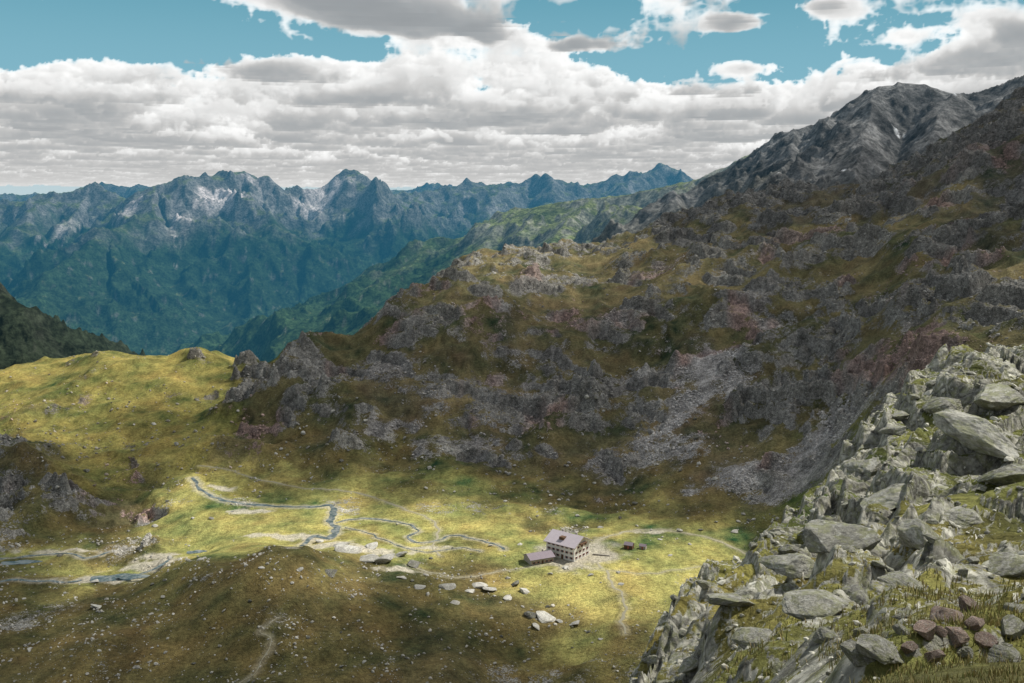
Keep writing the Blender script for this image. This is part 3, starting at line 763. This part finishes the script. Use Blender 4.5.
# ---------------------------------------------------------------- grass blades near camera
r=np.random.default_rng(9)
N=90000
gD=np.exp(r.uniform(math.log(7),math.log(45),N)); ga=r.uniform(-.1,.75,N)
gxx=ga*gD; gyy=gD
tuft=fbm(gxx/.8,gyy/.8,3,331)
lo=np.clip(np.searchsorted(DR,gyy)-1,0,len(DR)-1); ci=np.clip(((ga-AMIN)/(AMAX-AMIN)*(NC-1)).astype(int),0,NC-1)
mkv=mask[lo,ci]
ok=(mkv<.56)&(tuft>-.12); gxx,gyy,gD,tuft=gxx[ok],gyy[ok],gD[ok],tuft[ok]; N=len(gxx)
zz=gh(gxx,gyy); H=(.05+.14*r.random(N)**1.5)*(1+tuft)*np.clip(gD/14,.8,1.3); th=r.random(N)*6.28; wd=.006*np.clip(gD/9,1,3)
lx,ly=np.cos(th)*H*.6*r.random(N),np.sin(th)*H*.6*r.random(N); pxn,pyn=-np.sin(th)*wd,np.cos(th)*wd
B=np.stack([gxx,gyy,zz-.03],1)
v0=B+np.stack([pxn,pyn,0*H],1); v1=B-np.stack([pxn,pyn,0*H],1)
v2=B+np.stack([lx*.4+pxn*.7,ly*.4+pyn*.7,H*.6],1); v3=B+np.stack([lx*.4-pxn*.7,ly*.4-pyn*.7,H*.6],1); v4=B+np.stack([lx,ly,H],1)
VV=np.stack([v0,v1,v2,v3,v4],1).reshape(-1,3); TT=np.array([[0,1,3],[0,3,2],[2,3,4]])[None]+(np.arange(N)*5)[:,None,None]
m_=r.random((N,1)); cc=np.array([.15,.17,.05])*(1-m_)+np.array([.36,.28,.13])*m_; cc*=r.uniform(.7,1.3,(N,1))
t=NT('grass_blades'); MG=t.done(t.bsdf(t.attr('col'),.8,spec=.15))
add_obj('grass',tri_mesh('grass',VV,TT.reshape(-1,3),{'col':np.repeat(cc,5,0)}),MG,'tufts of dry yellow-green alpine grass','grass','stuff')
tick('grass')
# ---------------------------------------------------------------- mountain hut
def simple(name,c,rough=.8,metal=0,bs=0,bd=.02,ns=3,var=.2):
    t=NT(name); p=t.n('ShaderNodeTexCoord').outputs['Object']
    a=tuple(x*(1-var) for x in c); b=tuple(min(1,x*(1+var)) for x in c)
    cc=t.mix(t.noise(p,ns,5,.6),a,b)
    return t.done(t.bsdf(cc,rough,t.bump(t.noise(p,6,4),bs,bd) if bs else None,metal))
M_pl=simple('white_render',(.80,.78,.74),var=.1); M_st=simple('stone_wall',(.40,.37,.33),bs=.6,bd=.1,ns=6,var=.4)
M_wd=simple('dark_timber',(.13,.075,.045),ns=5,var=.3)
M_gl=simple('window_glass',(.03,.04,.05),.1); M_fr=simple('shutter_paint',(.40,.13,.09))
t=NT('roof_sheet'); p=t.n('ShaderNodeTexCoord').outputs['Object']; wv=t.n('ShaderNodeTexWave'); t.l(p,wv.inputs[0]); wv.inputs['Scale'].default_value=1.1
cc=t.mix(t.noise(p,.7,5),(.44,.39,.42),(.60,.54,.57)); cc=t.scale(cc,t.mr(wv.outputs['Fac'],0,.25,.75,1)); M_rf=t.done(t.bsdf(cc,.5))
t=NT('annex_roof_sheet'); p=t.n('ShaderNodeTexCoord').outputs['Object']; wv=t.n('ShaderNodeTexWave'); t.l(p,wv.inputs[0]); wv.inputs['Scale'].default_value=1.1
cc=t.mix(t.noise(p,.7,5),(.22,.18,.21),(.31,.26,.29)); cc=t.scale(cc,t.mr(wv.outputs['Fac'],0,.25,.75,1)); M_rf2=t.done(t.bsdf(cc,.5))
def box(name,cx,cy,cz,sx,sy,sz,mat,parent,bev=.03,label=None):
    b=bmesh.new(); bmesh.ops.create_cube(b,size=1)
    for v in b.verts: v.co=Vector((v.co.x*sx,v.co.y*sy,v.co.z*sz))
    if bev: bmesh.ops.bevel(b,geom=b.edges[:],offset=min(bev,sx*.2,sy*.2,sz*.2),segments=1,affect='EDGES')
    me=bpy.data.meshes.new(name); b.to_mesh(me); b.free(); me.materials.append(mat)
    o=add_obj(name,me,None,label,parent=parent); o.location=(cx,cy,cz); return o
def gable_wall(name,L,Wd,h,rise,mat,parent):
    pr=[(-Wd/2,-4),(Wd/2,-4),(Wd/2,h),(0,h+rise),(-Wd/2,h)]
    v=[(-L/2,y,z) for y,z in pr]+[(L/2,y,z) for y,z in pr]
    f=[(4,3,2,1,0),(5,6,7,8,9)]+[(i,(i+1)%5,(i+1)%5+5,i+5) for i in range(5)]
    me=bpy.data.meshes.new(name); me.from_pydata(v,[],f); me.update()
    b=bmesh.new(); b.from_mesh(me); bmesh.ops.recalc_face_normals(b,faces=b.faces[:]); b.to_mesh(me); b.free()
    me.materials.append(mat); return add_obj(name,me,None,parent=parent)
def gable_roof(name,L,Wd,h,rise,ov,th,mat,parent):
    k=rise/(Wd/2); e=Wd/2+ov; z0=h-ov*k+.05; zr=h+rise+.05
    pr=[(-e,z0),(0,zr),(e,z0),(e,z0+th),(0,zr+th),(-e,z0+th)]
    x=L/2+ov
    v=[(-x,y,z) for y,z in pr]+[(x,y,z) for y,z in pr]
    f=[(0,1,4,5),(1,2,3,4),(6,11,10,7),(7,10,9,8)]+[(i,(i+1)%6,(i+1)%6+6,i+6) for i in range(6)]
    me=bpy.data.meshes.new(name); me.from_pydata(v,[],f); me.update()
    b=bmesh.new(); b.from_mesh(me); bmesh.ops.recalc_face_normals(b,faces=b.faces[:]); b.to_mesh(me); b.free()
    me.materials.append(mat); return add_obj(name,me,None,parent=parent)
def window(cx,cy,cz,w,h,face,parent):
    sx,sy=(w,.10) if face=='S' else (.10,w)
    wobj=box('window',cx,cy,cz,sx,sy,h,M_gl,parent,.0)
    f=.12
    if face=='S':
        box('frame',0,-.03,h/2+f/2,w+2*f,.14,f,M_pl,wobj,0); box('sill',0,-.08,-h/2-f/2,w+2*f,.24,f,M_st,wobj,0)
        box('shutter',-w/2-.28,-.03,0,.3,.06,h,M_fr,wobj,0); box('shutter',w/2+.28,-.03,0,.3,.06,h,M_fr,wobj,0)
    else:
        box('frame',.03,0,h/2+f/2,.14,w+2*f,f,M_pl,wobj,0); box('sill',.08,0,-h/2-f/2,.24,w+2*f,f,M_st,wobj,0)
        box('shutter',.03,-w/2-.28,0,.06,.3,h,M_fr,wobj,0); box('shutter',.03,w/2+.28,0,.06,.3,h,M_fr,wobj,0)
hut=bpy.data.objects.new('mountain_hut',None); COL.objects.link(hut)
hut.location=(HX+3,HY+4,HZ-.1); hut.rotation_euler=(0,0,math.radians(-38)); hut.scale=(1.25,1.25,1.25)
hut["label"]="three-storey white mountain hut with pinkish-grey gabled roof"; hut["category"]="mountain hut"
L,Wd,hh_,rs=15.5,12.5,7.0,3.2
gable_wall('wall',L,Wd,hh_,rs,M_pl,hut)
rf_=gable_roof('roof',L,Wd,hh_,rs,1.0,.28,M_rf,hut)
box('chimney',-3.5,1.2,10.2,1.0,1.0,2.0,M_st,rf_); box('chimney',4,1.0,10.3,.8,.8,1.8,M_st,rf_)
box('dormer',-.5,-3.4,8.7,2.6,2.4,1.6,M_wd,rf_)
for fl in range(3):
    for i in range(6):
        xx=-6.2+i*2.48
        if fl==0 and i==3: continue
        window(xx,-Wd/2-.03,1.5+fl*2.3,.8,.95,'S',hut)
    for i in range(4 if fl<2 else 3):
        yyy=(-4.4+i*2.93) if fl<2 else -2.9+i*2.9
        window(L/2+.03,yyy,1.5+fl*2.3,.8,.95,'E',hut)
dr=box('door',-6.2+3*2.48,-Wd/2-.04,1.1,1.2,.1,2.2,M_wd,hut); box('handle',.4,-.09,0,.06,.08,.2,M_st,dr,0)
box('balcony',L/2+.7,0,7.9-.6,1.2,5.0,.5,M_wd,hut)
anx=bpy.data.objects.new('annex_building',None); COL.objects.link(anx)
anx.location=(HX-14,HY-6,HZ-.6); anx.rotation_euler=(0,0,math.radians(24)); anx.scale=(1.15,1.15,1.15)
anx["label"]="low stone annex building with dark purplish sheet roof beside the hut"; anx["category"]="building"
gable_wall('wall',12.5,8.5,3.1,1.6,M_st,anx); r2_=gable_roof('roof',12.5,8.5,3.1,1.6,.6,.2,M_rf2,anx)
box('chimney',2.5,1.0,5.0,.6,.6,1.4,M_st,r2_)
for i in range(5):
    if i==2: d_=box('door',-4.6+i*2.3,-4.29,1.1,1.0,.1,2.1,M_wd,anx)
    else: window(-4.6+i*2.3,-4.28,1.5,.8,.9,'S',anx)
tw=box('terrace_wall',HX+22,HY+2,HZ+.2,10,.6,1.2,M_st,None,.05,'low dry-stone terrace wall beside the hut'); tw["category"]="wall"
tw.rotation_euler=(0,0,-.3)
for px,py,sz,lab in ((629,549,5.0,'small timber shed with a dark sheet roof'),(643,549,3.8,'tiny stone shed with a dark roof')):
    p=hit(px,py,300)[0]
    sh=bpy.data.objects.new('shed',None); COL.objects.link(sh); sh.location=(p[0],p[1],p[2]); sh.rotation_euler=(0,0,math.radians(-25))
    sh["label"]=lab; sh["category"]="shed"
    gable_wall('wall',sz,sz*.75,sz*.5,sz*.25,M_wd if sz>4 else M_st,sh); gable_roof('roof',sz,sz*.75,sz*.5,sz*.25,.25,.12,M_rf2,sh)
    box('door',0,-sz*.375-.03,sz*.22,.9,.06,sz*.42,M_fr,sh,0)
fp=bpy.data.objects.new('flagpole',None); COL.objects.link(fp); fp.location=(HX+14,HY-9,HZ); fp["label"]="slim flagpole on the gravel terrace"; fp["category"]="flagpole"
b=bmesh.new(); bmesh.ops.create_cone(b,cap_ends=True,segments=8,radius1=.08,radius2=.05,depth=7); me=bpy.data.meshes.new('pole'); b.to_mesh(me); b.free(); me.materials.append(M_pl)
o=add_obj('pole',me,None,parent=fp); o.location=(0,0,3.5)
tick('hut')
# ---------------------------------------------------------------- light, world, camera
w=bpy.data.worlds.new("World"); scene.world=w; w.use_nodes=True
nt=w.node_tree; bg=nt.nodes['Background']; sk=nt.nodes.new('ShaderNodeTexSky'); sk.sky_type='NISHITA'; sk.sun_disc=False
sk.sun_elevation=math.radians(50); sk.sun_rotation=math.radians(62); sk.altitude=2300
tc=nt.nodes.new('ShaderNodeTexCoord'); nz=nt.nodes.new('ShaderNodeTexNoise'); nz.inputs['Scale'].default_value=3; nz.inputs['Detail'].default_value=4
nt.links.new(tc.outputs['Generated'],nz.inputs['Vector'])
mr=nt.nodes.new('ShaderNodeMapRange'); mr.inputs[1].default_value=.40; mr.inputs[2].default_value=.55; nt.links.new(nz.outputs['Fac'],mr.inputs[0])
mxx=nt.nodes.new('ShaderNodeMix'); mxx.data_type='RGBA'; nt.links.new(mr.outputs[0],mxx.inputs[0]); nt.links.new(sk.outputs[0],mxx.inputs[6]); mxx.inputs[7].default_value=(4.4,4.5,4.2,1)
nt.links.new(mxx.outputs[2],bg.inputs[0]); bg.inputs[1].default_value=.11
ld=bpy.data.lights.new('sun','SUN'); ld.energy=5; ld.angle=math.radians(.5); ld.color=(1,.96,.88)
so=bpy.data.objects.new('sun',ld); COL.objects.link(so)
so.rotation_euler=Vector(SUN).to_track_quat('Z','Y').to_euler()
cam=bpy.data.cameras.new('camera'); cam.lens=35; cam.sensor_width=36; cam.clip_start=.5; cam.clip_end=120000
co=bpy.data.objects.new('camera',cam); COL.objects.link(co); co.location=(0,0,CZ)
co.rotation_euler=(math.pi/2-TH,0,0)
scene.camera=co
scene.view_settings.view_transform='Standard'; scene.view_settings.look='None'; scene.view_settings.exposure=0
tick('end')
